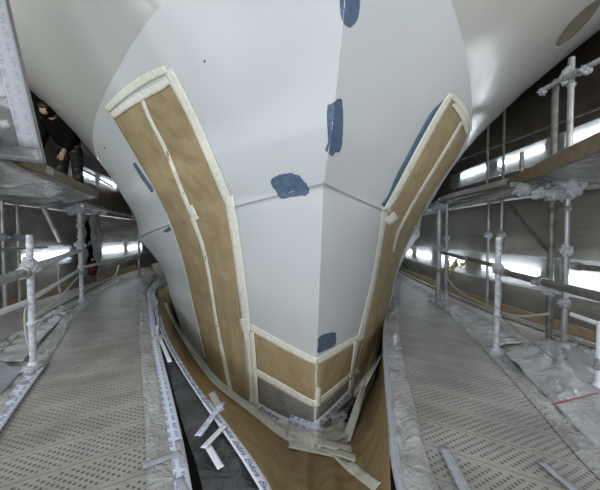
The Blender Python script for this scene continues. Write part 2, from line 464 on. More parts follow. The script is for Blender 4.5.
# small nicks seen in the paint and the slit near the right silhouette
blob('surface_slit', 522, 95, [(514, 103), (521, 94), (530, 86), (523, 96)], M['dark'], hull)
blob('paint_nick', 205, 61, [(204, 60), (206, 61), (205, 62.5), (204, 62)], M['dark'], hull)
blob('paint_nick', 104.5, 148, [(103.8, 147.5), (105, 147.5), (105.2, 149), (104, 149)], M['dark'], hull)

# ------------------------------------------------------------------ kraft paper on the hull
def paper_thing(name, at_px, label, cat='masking paper'):
    p, n = hit(*at_px); return empty(name, p, label, cat)
pl_ = paper_thing('masking_paper', (180, 200), 'long kraft paper strip taped down the left side of the bow')
LL_ = [(110, 113), (128, 143), (150, 181), (166, 212), (181, 255), (193, 305), (202, 352), (208, 382)]
LR_ = [(168, 76), (191, 118), (212, 168), (226, 205), (235, 255), (242, 320), (247, 368), (250, 402)]
sheet('paper_sheet', LL_, LR_, M['paper'], pl_, .008, 90, 26, .026, 5, [HBV], True)
ribbon('seam_tape', [(142, 99), (151, 121), (165, 148), (178, 180), (190, 212), (202, 244), (209, 275), (216, 320), (224, 360), (231, 392)], [4, 4, 4, 4, 5, 4, 3.4, 3.6, 4, 4], M['cream'], pl_, .003, None, 60)
ribbon('seam_tape', [(189, 206), (196, 220)], 8, M['cream'], pl_, .0045)
ribbon('edge_tape', [(107, 110), (125, 93), (148, 77.5), (167, 69)], [7, 9, 10, 8], M['cream'], pl_, .006)
ribbon('edge_tape', [(112, 116), (135, 100), (160, 86), (169, 80)], [8, 9, 10, 9], M['cream'], pl_, .008, None, 36, .4)
ribbon('edge_tape', [(168, 70), (190, 111), (213, 163), (229, 202)], [10, 9, 9, 9], M['cream'], pl_, .005)
ribbon('edge_tape', [(229, 196), (237, 245), (244, 300), (247, 326)], [10, 9, 9, 9], M['cream'], pl_, .006)
ribbon('edge_tape', [(244, 318), (249, 345), (252, 378), (253, 402)], [9, 7, 7, 7], M['cream'], pl_, .007)
ribbon('edge_tape', [(166, 212), (181, 255), (193, 305), (205, 358)], 1.6, M['cream'], pl_, .004)

pr_ = paper_thing('masking_paper', (425, 165), 'folded kraft paper strip taped down the right side of the bow')
RL_ = [(451, 97), (437, 120), (416, 157), (398, 190), (389, 212), (383, 240), (376, 278), (368, 315), (359, 350), (351, 388)]
RR_ = [(468, 134), (457, 157), (440, 182), (427, 203), (411, 236), (399, 262), (392, 288), (387, 318), (383, 345), (378, 362)]
sheet('paper_sheet', RL_, RR_, M['paper'], pr_, .007, 80, 22, .026, 5, [HBV], True)
ribbon('edge_tape', [(451, 94), (437, 117), (416, 155), (398, 189), (386, 210)], [6, 7, 7, 7, 6], M['cream'], pr_, .006)
ribbon('edge_tape', [(385, 208), (381, 236), (374, 276), (366, 313), (359, 342)], [7, 6, 5, 6, 7], M['cream'], pr_, .006)
ribbon('edge_tape', [(358, 338), (354, 360), (350, 392)], [7, 5, 5], M['cream'], pr_, .007)
ribbon('edge_tape', [(451, 95), (461, 106), (467, 118), (470, 131)], [5, 6, 5, 4], M['cream'], pr_, .006)
ribbon('edge_tape', [(453, 104), (462, 117), (467, 134)], [5, 5, 4], M['cream'], pr_, .007)
ribbon('seam_tape', [(462, 122), (449, 144), (432, 172), (416, 198), (404, 220), (397, 235), (393, 252)], [3.4, 3.4, 3.4, 3.2, 3, 2.5, 2], M['cream'], pr_, .004, None, 50)
ribbon('seam_tape', [(386, 222), (396, 215)], 9, M['cream'], pr_, .007)
ribbon('seam_tape', [(376, 320), (378, 300), (382, 285)], 2.2, M['paper'], pr_, .005)

pc = paper_thing('masking_paper', (290, 365), 'kraft paper chevron taped round the foot of the stem')
sheet('paper_sheet', [(252, 330), (285, 347), (317, 362), (338, 350), (356, 339)], [(257, 370), (286, 388), (317, 401), (338, 387), (356, 371)], M['paper'], pc, .005, 50, 16, .006, 8, [HBV], True)
ribbon('edge_tape', [(248, 325), (280, 343), (305, 356), (317, 361)], 7, M['cream'], pc, .006)
ribbon('edge_tape', [(317, 361), (338, 349), (359, 337)], 7, M['cream'], pc, .006)
ribbon('edge_tape', [(253, 370), (285, 388), (308, 401), (318, 404)], 7, M['cream'], pc, .006)
ribbon('edge_tape', [(314, 405), (338, 386), (358, 369)], 6, M['cream'], pc, .007)
ribbon('edge_tape', [(252, 332), (254, 355), (256, 388), (257, 404)], 5, M['cream'], pc, .008)
ribbon('edge_tape', [(356, 340), (354, 358), (351, 378)], 5, M['cream'], pc, .008)
ribbon('seam_tape', [(318, 387), (317.5, 406)], 5, M['cream'], pc, .009)

fc_ = empty('masking_film', hit(285, 395)[0], 'grey plastic film chevron below the kraft paper on the stem', 'plastic film')
sheet('film_sheet', [(257, 374), (286, 391), (317, 404), (338, 390), (354, 376)], [(258, 404), (285, 418), (316, 436), (336, 420), (354, 402)], M['film_chin'], fc_, .004, 40, 12, .004, 9, [HBV], True)

# ------------------------------------------------------------------ apron of kraft paper bridging hull and walkways
PAIRS = [((159, 286), (156.5, 290), .02), ((166, 305), (158.5, 316), .01), ((176, 326), (166, 340), .0), ((195, 356), (184, 372), .0), ((221, 386), (206, 405), -.01),
         ((250, 408), (233, 443), -.02), ((280, 430), (264, 492), -.03), ((301, 440), (292, 560), -.07), ((317, 446), (340, 590), -.08), ((346, 430), (388, 560), -.03), ((362, 402), (390, 470), .0),
         ((374, 374), (389, 415), .0), ((383, 348), (388, 370), .0), ((388.5, 318), (388.5, 330), .02)]
top3 = []; bot3 = []
for p, q, z in PAIRS:
    h, nn = hit(*p, [HBV]); top3.append(tuple(h + nn * .008)); bot3.append(tuple(onz(*q, z)))
mc = 40
tp, bp_ = smooth_pl(top3, 120), smooth_pl(bot3, 120)
n = len(tp) - 1
V = []; uv = []
for i in range(n + 1):
    t = i / n; a = Vector(tp[i]); b = Vector(bp_[i]); L0 = (a - b).length
    for j in range(mc + 1):
        s = j / mc; p = a.lerp(b, s); e = math.sin(PI * s)
        p.z += -.03 * e * min(1, L0) + .07 * e * noise.noise(Vector((t * 20, s * 1.6, 0))) * min(1, L0 * 1.5) + .03 * e * noise.noise(Vector((p.x * 7, p.y * 7, 1))) * min(1, L0 * 2)
        V.append(p); uv.append((t, s))
ap = empty('paper_apron', (.3, 1.7, -.1), 'broad brown kraft paper apron stretched from hull foot to both walkways', 'masking paper')
AF = grid_faces(n + 1, mc + 1)
o = link('paper_sheet', mesh(V, AF, True, uv), M['apron'], ap); solid(o, .0008, 0)
ABV = BVHTree.FromPolygons(V, AF)
SURF.append(ABV)
def strip3(name, A, B, material, parent, n=80, mc=12, bump_=0, uvs='metric', zj=0, th=.0):
    A, B = smooth_pl([tuple(a) for a in A], 60), smooth_pl([tuple(b) for b in B], 60)
    V = []; uv = []; s = 0; prev = None
    for i in range(n + 1):
        t = i / n; a = Vector(pl(A, t)); b = Vector(pl(B, t)); c = (a + b) / 2
        if prev is not None: s += (c - prev).length
        prev = c; wd = (b - a).length
        for j in range(mc + 1):
            q = j / mc; p = a.lerp(b, q)
            if bump_:
                e = min(1, 6 * q, 6 * (1 - q))
                p.z += bump_ * e * (abs(noise.noise(p * 5)) + .6 * noise.noise(p * 13))
            V.append(p); uv.append((s, q * wd if uvs == 'metric' else q))
    F = grid_faces(n + 1, mc + 1); o = link(name, mesh(V, F, True, uv), material, parent)
    if th: solid(o, th, 0)
    return o
def V3(x, y, z=0): return Vector((x, y, z))
# left: inner and outer edges from just behind the camera to far aft
LI = [V3(-.02, .45), V3(-.33, 1.37), V3(-.58, 2.02), V3(-1.02, 3.1), V3(-1.45, 4.2), V3(-2.27, 6.4), V3(-2.95, 9.0)]
LO = [V3(-.72, .15), V3(-1.02, .80), V3(-1.50, 1.75), V3(-1.96, 2.9), V3(-2.32, 3.75), V3(-2.72, 4.75), V3(-3.3, 6.6), V3(-3.75, 8.7)]
RI = [V3(.55, .40), V3(.72, 1.24), V3(.89, 1.73), V3(1.30, 2.80), V3(1.66, 3.65), V3(2.05, 4.5), V3(2.75, 6.6), V3(3.25, 9)]
RO = [V3(1.25, -.10), V3(1.40, .45), V3(1.63, 1.24), V3(1.86, 1.78), V3(2.15, 2.50), V3(2.50, 3.50), V3(2.96, 4.8), V3(3.4, 6.6), V3(3.8, 8.3)]
# dark film in the gap between the left walkway and the apron
gd = [tuple(onz(x, y, -.012)) for x, y in ((203, 492), (184, 428), (171, 382), (160, 340), (153, 305))]
gB = [onz(264, 492, -.045) + V3(.03, 0, 0), onz(222, 428, -.03) + V3(.03, 0, 0), onz(190, 382, -.02) + V3(.02, 0, 0), onz(166, 340, -.015), onz(158, 305, -.012)]
gf = empty('gap_film', (-.2, 1.8, -.06), 'dark glossy plastic film in the gap beside the left walkway', 'plastic film')
gapo = strip3('film_sheet', [V3(0, .5, -.02)] + [Vector(g) for g in gd], [V3(.4, .6, -.06)] + gB, M['film_dark'], gf, 90, 14, .02)
SURF.append(BVHTree.FromPolygons([v.co.copy() for v in gapo.data.vertices], [tuple(p.vertices) for p in gapo.data.polygons]))
cf = empty('tucked_film', (-1.6, 4.4, 0), 'silver crumpled film tucked between left walkway and hull, far end', 'plastic film')
cA = [tuple(onz(x, y, .0)) for x, y in ((158, 330), (153, 305), (149, 290))] + [(-2.75, 8.5, 0)]
cB = [tuple(onz(x, y, .06)) for x, y in ((160, 326), (158, 303), (157, 288))] + [(XC - float(Bup(5.6, .9)) * .85, 8.2, .05)]
strip3('film_sheet', cA, cB, M['film_wrap'], cf, 60, 10, .05)
# cream tape along the hull line and the pad of tape under the stem
ribbon('hull_tape', [(165, 303), (176, 325), (197, 357), (218, 383), (250, 408), (278, 430), (300, 444)], [3, 4, 7, 8, 8, 9, 9], M['cream'], ap, .005, None, 60)
ribbon('hull_tape', [(375, 356), (367, 378), (360, 402), (352, 424), (346, 440)], [5, 8, 9, 9, 9], M['cream'], ap, .012, [ABV, HBV], 40, 0, None, True)
ribbon('hull_tape', [(381, 354), (368, 378), (353, 402)], [3, 8, 9], M['cream'], ap, .014, [ABV, HBV], 30, 0, None, True)
ribbon('seam_tape', [(330, 446), (345, 462), (362, 476), (378, 488)], [10, 11, 11, 12], M['cream'], ap, .005)
for k, (x0, y0, x1, y1, w) in enumerate([(300, 442, 346, 412, 8), (304, 446, 350, 420, 9), (310, 446, 338, 406, 6), (292, 428, 316, 444, 12), (306, 440, 334, 428, 9), (316, 444, 351, 428, 11),
                                        (322, 446, 347, 436, 12), (286, 434, 352, 449, 9), (289, 444, 334, 453, 8), (326, 448, 356, 458, 8), (312, 436, 344, 424, 5)]):
    ribbon('patch_tape', [(x0, y0), (x1, y1)], w, M['cream'], ap, .006 + .0012 * k, [ABV, HBV], 14, 0, None, True)
# printed blue tapes over the film chevron and along the apron edges
W = 'Endura'
ribbon('printed_tape', [(257, 406), (275, 416), (300, 428)], 8.5, M['white_tape'], ap, .007, None, 24, 0, W)
ribbon('printed_tape', [(290, 419), (304, 424), (324, 431)], 11, M['print'], ap, .012, None, 20)
ribbon('printed_tape', [(312, 428), (332, 410), (350, 392)], 7, M['white_tape'], ap, .010, None, 24, 0, W)
ribbon('printed_tape', [(330, 418), (346, 414)], 9, M['print'], ap, .013, None, 12)
ribbon('printed_tape', [(338, 421), (347, 430)], 8, M['white_tape'], ap, .014, None, 12)
sheet('film_corner', [(335, 413), (343, 405), (356, 396)], [(345, 428), (348, 424), (351, 416)], M['film_dark'], ap, .011, 10, 6)
def border_tape(name, i0, i1, w, material, word=None, up=.006, th=.0006):
    """tape along the apron's border towards the left walkway, by point index of the loft"""
    V = []; uv = []; fr_ = []; sl = 0; prev = None
    for i in range(i0, i1 + 1):
        e = Vector(bp_[i]); d = Vector(tp[i]) - e; d.z *= .3; d.normalize(); tg = Vector(bp_[min(i + 1, n)]) - Vector(bp_[max(i - 1, 0)]); sd = (d - tg.normalized() * d.dot(tg.normalized())).normalized()
        row = [e + sd * (w * (1 - k / 3) - w * .35) + Vector((0, 0, up + .004 * noise.noise(e * 9))) for k in range(4)]
        if prev is not None: sl += (e - prev).length
        prev = e; V += row; uv += [(sl, k / 3) for k in range(4)]; fr_.append((sl, row, Vector((0, 0, 1))))
    o = link(name, mesh(V, grid_faces(len(fr_), 4), True, uv), material, ap); solid(o, th, 0)
    if word: words_on(fr_, word, o)
    return o
per = (len(tp) - 1) // (len(PAIRS) - 1)
border_tape('printed_tape', per * 1, int(per * 4.1), .055, M['print'], W)
border_tape('printed_tape', int(per * 3.9), int(per * 7), .065, M['white_tape'], W, .012)
ribbon('printed_tape', [(211, 393), (216, 403), (221, 412)], 7.5, M['white_tape'], ap, .006, [ABV], 12)

# ------------------------------------------------------------------ walkways
wl = empty('walkway_deck', (-1.3, 2.4, 0), 'perforated scaffold walkway under film along the left of the bow', 'walkway')
strip3('deck_surface', LI, LO, M['deck'], wl, 140, 24, .004)
wr_ = empty('walkway_deck', (1.5, 2.4, 0), 'perforated scaffold walkway under film along the right of the bow', 'walkway')
strip3('deck_surface', RO, RI, M['deck'], wr_, 140, 24, .004)
def lift(P_, dx, z): return [V3(p.x + dx, p.y, z) for p in P_]
# tape bands on the edges
strip3('edge_tape', lift(LI[:6], -.075, .006), lift(LI[:6], .005, .008), M['print'], wl, 80, 4, 0, 'unit', th=.0006)
strip3('edge_film', lift(LI, -.19, .007), lift(LI, -.07, .007), M['film_edge'], wl, 100, 10, .02)
strip3('edge_film', lift(LO, -.13, .002), lift(LO, .03, .007), M['film_edge'], wl, 120, 12, .045)
strip3('edge_tape', lift(LO[:4], -.05, .022), lift(LO[:4], .05, .018), M['print'], wl, 40, 4, .006, 'unit', th=.0006)
strip3('edge_film', lift(RI, -.10, .01), lift(RI, .06, .01), M['film_edge'], wr_, 120, 12, .06)
strip3('edge_tape', lift(RI[:6], -.135, .014), lift(RI[:6], -.085, .016), M['print_old'], wr_, 80, 4, .01, 'unit', th=.0006)
strip3('edge_film', lift(RO, -.05, .006), lift(RO, .13, .004), M['film_edge'], wr_, 120, 12, .045)
def deck_tape(p0, p1, w, parent, mt='print_old'):
    a = onz(*p0, .014); b = onz(*p1, .016); d = (b - a).normalized(); s = Vector((-d.y, d.x, 0)) * w / 2
    C = [a.lerp(b, i / 10) for i in range(11)]; C = [c + Vector((0, 0, .003 * noise.noise(c * 20))) for c in C]
    ribbon3('loose_tape', C, [s] * 11, M[mt], parent)
deck_tape((143, 466), (181, 452), .045, wl); deck_tape((178, 440), (184, 466), .035, wl); deck_tape((178, 478), (190, 500), .035, wl)
deck_tape((443, 446), (470, 500), .05, wr_); deck_tape((540, 461), (580, 495), .035, wr_)
deck_tape((102, 437 - 170), (128, 266), .03, wl, 'white_tape')
def cross_tape(p0, p1, w, z0, z1, mt):
    a = onz(*p0, z0); b = onz(*p1, z1); d = (b - a).normalized(); s = Vector((-d.y, d.x, 0)).normalized() * w / 2
    ribbon3('cross_tape', [a.lerp(b, i / 8) for i in range(9)], [s] * 9, M[mt], gf)
cross_tape((198, 436), (223, 402), .04, .03, .0, 'print'); cross_tape((203, 448), (226, 424), .035, .03, .0, 'white_tape')
cross_tape((208, 446), (221, 468), .035, .02, .0, 'white_tape'); cross_tape((170, 362), (160, 338), .035, .03, .02, 'white_tape')
kp = link('kraft_patch', mesh([onz(216, 470, -.03), onz(226, 474, -.03), onz(236, 500, -.03), onz(222, 500, -.03)], [(0, 1, 2, 3)]), M['apron'], gf)
# film-wrapped stub tubes poking out beside the hull
def cyl(p0, p1, r, seg=16, r2=None, caps=True):
    bm = bmesh.new(); d = p1 - p0
    bmesh.ops.create_cone(bm, cap_ends=caps, segments=seg, radius1=r, radius2=r if r2 is None else r2, depth=d.length)
    q = d.to_track_quat('Z', 'Y'); bm.transform(q.to_matrix().to_4x4()); bmesh.ops.translate(bm, verts=bm.verts, vec=(p0 + p1) / 2)
    return bm
def merge(bm, other):
    me = bpy.data.meshes.new('t'); other.to_mesh(me); other.free(); bm.from_mesh(me); bpy.data.meshes.remove(me)
def autos(o):
    md = o.modifiers.new('e', 'EDGE_SPLIT'); md.split_angle = math.radians(40); return o
def tube(name, p0, p1, r, material, parent, dist=0):
    """hollow-ended scaffold tube"""
    bm = bmesh.new(); merge(bm, cyl(p0, p1, r, 18))
    return autos(link(name, bm_mesh(bm), material, parent))
def wrap(name, c, sx, sy, sz, parent, material=None, amp=.35, seed=0):
    bm = bmesh.new(); bmesh.ops.create_icosphere(bm, subdivisions=4, radius=1)
    for v in bm.verts:
        d = v.co.normalized(); k = 1 + amp * (abs(noise.noise(d * 1.8 + Vector((seed, 1, 2)))) * 1.5 - .3 + .25 * noise.noise(d * 4.5 + Vector((3, seed, 1))))
        v.co = Vector((d.x * sx * k, d.y * sy * k, d.z * sz * k)) + c
    return link(name, bm_mesh(bm), material or M['film_wrap'], parent)
def collar(name, c, r, h, parent, material):
    bm = bmesh.new(); merge(bm, cyl(c + V3(0, 0, -h / 2), c + V3(0, 0, h * .1), r, 18, r * 1.45)); merge(bm, cyl(c + V3(0, 0, h * .1), c + V3(0, 0, h / 2), r * 1.45, 18, r * .95))
    return autos(link(name, bm_mesh(bm), material, parent))
def coupler(name, c, d, r, parent, material=None):
    """two half shells and a bolt around a tube running along d"""
    d = d.normalized(); bm = bmesh.new(); merge(bm, cyl(c - d * .03, c + d * .03, r * 1.5, 14))
    s = d.cross(V3(0, 0, 1)); s = s.normalized() if s.length > .1 else V3(1, 0, 0)
    o = autos(link(name, bm_mesh(bm), material or M['steel'], parent))
    bm = bmesh.new(); merge(bm, cyl(c + s * r * 1.2, c + s * r * 2.6, .012, 8)); merge(bm, cyl(c + s * r * 2.2, c + s * r * 2.5, .02, 6))
    b_ = link('bolt', bm_mesh(bm), M['steel'], o); b_.location = (0, 0, 0)
    return autos(b_)
for base, lab in ((V3(-1.17, 3.47, 0), 'short film-wrapped stub tube at the inner edge of the left walkway'), (onz(395, 349, 0), 'short film-wrapped stub tube at the inner edge of the right walkway')):
    t = empty('stub_tube', base, lab, 'tube')
    bm = bmesh.new()
    for k in range(7): merge(bm, cyl(base + V3(0, 0, k * .022), base + V3(0, 0, k * .022 + .02), .021, 12, .017))
    link('tube', bm_mesh(bm), M['tape_tube'], t)
    wrap('film_wrap', base + V3(.01, -.01, .015), .06, .06, .03, t, None, .5, 2)

# ------------------------------------------------------------------ floor and walls (setting)
def quad_grid(A, B, C_, D, n, mc, amp=0, sc=2):
    V = []
    for i in range(n + 1):
        for j in range(mc + 1):
            p = A.lerp(B, i / n).lerp(D.lerp(C_, i / n), j / mc)
            V.append(p)
    return mesh(V, grid_faces(n + 1, mc + 1))
XR = [(-.8, 3.5), (2.0, 3.48), (4.0, 3.5), (5.5, 3.68), (7.5, 4.05), (9.5, 4.5), (14, 5.6)]      # right wall plan (Y, X)
XRU = [(-.8, 5.2), (3, 5.4), (6, 5.75), (9, 6.1), (14, 6.6)]
XL = [(-.8, -4.05), (5, -4.05), (9, -4.15), (14, -4.5)]
XLU = [(-.8, -5.2), (5, -5.2), (9, -5.3), (14, -5.6)]
def wall(name, plan, z0, z1, material, side, wav=.03, freq=5.0):
    V = []; n = 160; mc = 24; q = [(x, y) for y, x in plan]
    for i in range(n + 1):
        x, y = pl(q, i / n)
        for j in range(mc + 1):
            z = z0 + (z1 - z0) * j / mc
            V.append(V3(x + (1 if x > 0 else -1) * .40 * max(0, z - 3.2) + wav * (noise.noise(Vector((y * 1.2, z * freq, side))) + .4 * noise.noise(Vector((y * 3, z * 3, 5)))), y, z))
    o = link(name, mesh(V, grid_faces(n + 1, mc + 1)), material); solid(o, .01, 0); o['kind'] = 'structure'; return o
wall('wall_right', XR, -.02, 1.64, M['wall_low'], 1)
wall('wall_left', XL, -.02, 1.64, M['wall_low'], -1)
wall('wall_upper_right', XRU, 1.82, 6.2, M['wall_up'], 2, .05, 2)
wall('wall_upper_left', XLU, 1.82, 6.2, M['wall_up'], 3, .05, 2)
bm = bmesh.new()
for q in ([(-5.4, -.8), (-5.4, 14), (5.8, 14), (5.8, -.8)],):
    bm.faces.new([bm.verts.new((x, y, -.03)) for x, y in q])
# the floor leaves the keel slot open: two slabs
bm.free()
def slab(name, pts_in, pts_out):
    A = [V3(p.x, p.y, -.012) for p in pts_in]; B = [V3(p[0], p[1], -.012) for p in pts_out]
    o = strip3(name, A, B, M['floor'], None, 80, 16); o['kind'] = 'structure'; solid(o, .08, -1 if A[0].x > 0 else 1); return o
slab('floor', lift(LI, -.1, 0), [(-4.3, .2), (-4.3, 1.5), (-4.3, 3), (-4.3, 4), (-4.3, 5.5), (-4.35, 8), (-4.6, 13)])
slab('floor', lift(RI, .1, 0), [(3.55, .2), (3.55, 1.4), (3.55, 2), (3.6, 3), (3.65, 4), (3.75, 5.4), (4.2, 7.5), (5.4, 13)])
o = link('wall_back', quad_grid(V3(-5.6, 13.5, -1.3), V3(6.6, 13.5, -1.3), V3(6.6, 13.5, 6.2), V3(-5.6, 13.5, 6.2), 4, 4), M['wall_low']); o['kind'] = 'structure'; solid(o, .05)
o = link('ceiling', mesh([V3(-7.2, -.8, 6.25), V3(8, -.8, 6.25), V3(8, 14, 6.25), V3(-7.2, 14, 6.25)], [(0, 1, 2, 3)]), M['wall_up']); o['kind'] = 'structure'; solid(o, .05)
# pit floor below the hull
o = link('floor_pit', mesh([V3(-5.6, -.8, -1.3), V3(6.6, -.8, -1.3), V3(6.6, 13.5, -1.3), V3(-5.6, 13.5, -1.3)], [(0, 1, 2, 3)]), M['dark']); o['kind'] = 'structure'

# ------------------------------------------------------------------ toe boards
def xat(plan, y):
    return float(np.interp(y, [p[0] for p in plan], [p[1] for p in plan]))
def board(name, plan, y0, y1, z0, z1, inset, th, material, label, cat, group=None):
    s = 1 if plan[0][1] > 0 else -1; bm = bmesh.new(); n = 24; rings = []
    for i in range(n + 1):
        y = y0 + (y1 - y0) * i / n; x = xat(plan, y) - s * inset
        rings.append([bm.verts.new(c) for c in ((x, y, z0), (x - s * th, y, z0), (x - s * th, y, z1), (x, y, z1))])
    for i in range(n):
        for k in range(4): bm.faces.new((rings[i][k], rings[i + 1][k], rings[i + 1][(k + 1) % 4], rings[i][(k + 1) % 4]))
    bm.faces.new(rings[0]); bm.faces.new(rings[-1])
    return tag(link(name, bm_mesh(bm, False), material), label, cat, group)
board('toe_board', XR, .9, 10.5, .0, .15, .06, .03, M['wood'], 'pale wooden toe board along the foot of the right wall', 'board')
board('toe_board', XL, 3.2, 6.7, .0, .15, .06, .03, M['wood'], 'pale wooden toe board at the foot of the left wall behind the near post', 'board')
board('toe_board', XL, 7.9, 12.0, .0, .16, .06, .03, M['wood'], 'pale wooden toe board at the foot of the left wall beyond the slit', 'board')
board('white_batten', XR, .9, 10.5, .46, .50, .05, .03, M['white'], 'white batten running along the right wall below the lower lights', 'batten')
board('white_batten', XR, .9, 10.5, .86, .885, .05, .03, M['film_wrap'], 'clear film band along the right wall just above the lower lights', 'film band')
board('white_batten', XL, 7.6, 12.0, .50, .54, .05, .03, M['white'], 'white batten on the left wall beyond the slit below the lights', 'batten')
board('white_batten', XL, 3.6, 6.6, .93, .95, .05, .03, M['white'], 'thin white batten on the left wall above the lower light', 'batten')
board('skirting_film', XR, .9, 10.5, .005, .045, .11, .06, M['film_edge'], 'crumpled film roll lying along the right toe board', 'plastic film')

# ------------------------------------------------------------------ fluorescent lights
def light(plan, y0, y1, z, label, group, inset=.06):
    s = 1 if plan[0][1] > 0 else -1
    a = V3(xat(plan, y0) - s * inset, y0, z); b = V3(xat(plan, y1) - s * inset, y1, z); c = (a + b) / 2
    t = empty('fluorescent_light', c, label, 'light', group); d = (b - a).normalized(); o_ = V3(-s, 0, 0)
    bm = bmesh.new(); prof = [(-.01, .075), (.02, .055), (.02, -.055), (-.01, -.075), (-.02, -.075), (-.02, .075)]
    R0 = [bm.verts.new(a - d * .03 + o_ * p[0] + V3(0, 0, p[1])) for p in prof]; R1 = [bm.verts.new(b + d * .03 + o_ * p[0] + V3(0, 0, p[1])) for p in prof]
    for k in range(6): bm.faces.new((R0[k], R1[k], R1[(k + 1) % 6], R0[(k + 1) % 6]))
    bm.faces.new(R0); bm.faces.new(R1)
    link('housing', bm_mesh(bm, False), M['white'], t)
    for zz in (0.,):
        bm = cyl(a + o_ * .045 + V3(0, 0, zz), b + o_ * .045 + V3(0, 0, zz), .024, 12)
        link('tube', bm_mesh(bm), M['tube'], t)
    for e in (a, b):
        bm = bmesh.new(); bmesh.ops.create_cube(bm, size=1, matrix=Matrix.LocRotScale(e + o_ * .04, None, Vector((.07, .025, .10))))
        link('end_cap', bm_mesh(bm, False), M['white'], t)
nm = ['nearest', 'second nearest', 'third nearest', 'fourth', 'farthest']
for k, (y0, y1) in enumerate([(1.95, 2.95), (3.25, 4.30), (4.75, 5.75), (6.15, 7.15), (7.5, 8.5)]):
    light(XR, y0, y1, .68, nm[k] + ' white fluorescent light in the row low on the right wall', 'lower lights on the right wall')
for k, (y0, y1) in enumerate([(5.4, 6.7), (8.0, 9.3), (9.55, 10.9)]):
    light(XL, y0, y1, .76, ['nearest', 'middle', 'farthest'][k] + ' white fluorescent light in the row low on the left wall', 'lower lights on the left wall')
for k, (y0, y1) in enumerate([(3.0, 4.9), (5.35, 6.75), (7.1, 8.4)]):
    light(XRU, y0, y1, [2.86, 2.88, 2.90][k], ['nearest', 'middle', 'farthest'][k] + ' white fluorescent light high on the brown right wall', 'upper lights on the right wall')
for k, (y0, y1) in enumerate([(8.9, 10.2), (10.5, 11.8)]):
    light(XLU, y0, y1, 2.95, ['nearer', 'farther'][k] + ' white fluorescent light high on the left wall beside the hull', 'upper lights on the left wall')

board('light_film', XR, 1.2, 9.5, .50, .87, .145, .004, M['film_clear'], 'clear plastic film hanging over the low lights on the right wall', 'plastic film')
board('light_film', XL, 5.0, 6.85, .58, .94, .145, .004, M['film_clear'], 'clear plastic film over the low left light before the dark slit', 'plastic film')
board('light_film', XL, 7.8, 11.5, .56, .95, .145, .004, M['film_clear'], 'clear plastic film over the low left lights beyond the dark slit', 'plastic film')
board('light_film', XLU, 8.6, 12.2, 2.72, 3.14, .145, .004, M['film_clear'], 'clear plastic film hanging over the upper lights on the left wall', 'plastic film')
board('light_film', XRU, 2.6, 9, 2.62, 3.04, .145, .004, M['film_clear'], 'clear plastic film hanging over the upper lights on the right wall', 'plastic film')
# ------------------------------------------------------------------ posts and rails
def post(base, ztop, r, label, material='tape_tube', collars=(), wraps=(), cap=None, group=None, base_collar=True):
    t = empty('scaffold_post', base, label, 'post', group)
    tube('tube', base, V3(base.x, base.y, ztop), r, M[material], t)
    if base_collar:
        collar('base_collar', base + V3(0, 0, .04), r * 1.25, .07, t, M[material])
        wrap('base_film', base + V3(0, 0, .02), r * 3, r * 3, .03, t, None, .5, base.x)
    for z in collars: collar('collar', V3(base.x, base.y, z), r * 1.1, .05, t, M[material])
    for (z, s, h) in wraps: wrap('film_wrap', V3(base.x, base.y, z), s, s, h, t, None, .45, z * 7 + base.x)
    if cap: tube('end_cap', V3(base.x, base.y, ztop), V3(base.x, base.y, ztop + .03), r * .95, M[cap], t)
    return t
L1 = V3(-1.95, 2.78); L2 = V3(-3.05, 5.45); L3 = V3(-3.35, 8.6)
R1 = V3(2.93, 4.72); R2 = V3(2.22, 2.60); R3a = V3(2.87, 2.68); R3b = V3(2.86, 2.52)
post(L1, 1.12, .025, 'short taped guard post on the outer edge of the left walkway, nearest on that side', 'tape_tube', (.40,), ((.88, .062, .075),), 'tape_tube')
post(L2, 1.66, .03, 'tall tape-wrapped post beside the dark slit on the left', 'tape_tube', (.62, 1.12, 1.4), ((.98, .07, .07), (.55, .055, .06), (1.60, .09, .08), (1.3, .05, .05)))
post(L3, 1.66, .03, 'grey post far down the left walkway beside the hull', 'steel', (), ((.55, .05, .05),))
post(R1, 1.68, .045, 'thicker tube of the paired posts at far end of the right guard rail', 'steel', (.55,), ((.95, .07, .06), (1.62, .10, .07)))
post(R1 + V3(.10, -.06, 0), 1.68, .026, 'thinner tube of the paired posts at far end of the right guard rail', 'steel', (1.3,), ((1.1, .05, .05),))
post(R2, 1.10, .024, 'short guard post with cream top on the outer edge of the right walkway', 'tape_tube', (.38,), ((.84, .05, .05),), 'cream')
post(R3a, 2.68, .028, 'darker tall tube of the paired posts on the right near the picture edge', 'steel_dark', (1.40,), ((.58, .05, .05), (1.62, .12, .11)))
post(R3b, 2.80, .026, 'brighter tall tube of the paired posts on the right near the picture edge', 'steel', (1.40, .5, 1.95, 2.55), ((.50, .05, .05), (1.0, .05, .06), (1.60, .11, .12)))
c = onz(598, 392, 0); post(c, .52, .02, 'white taped stub post at the extreme right edge', 'white_tape', (), ((.2, .03, .05),))
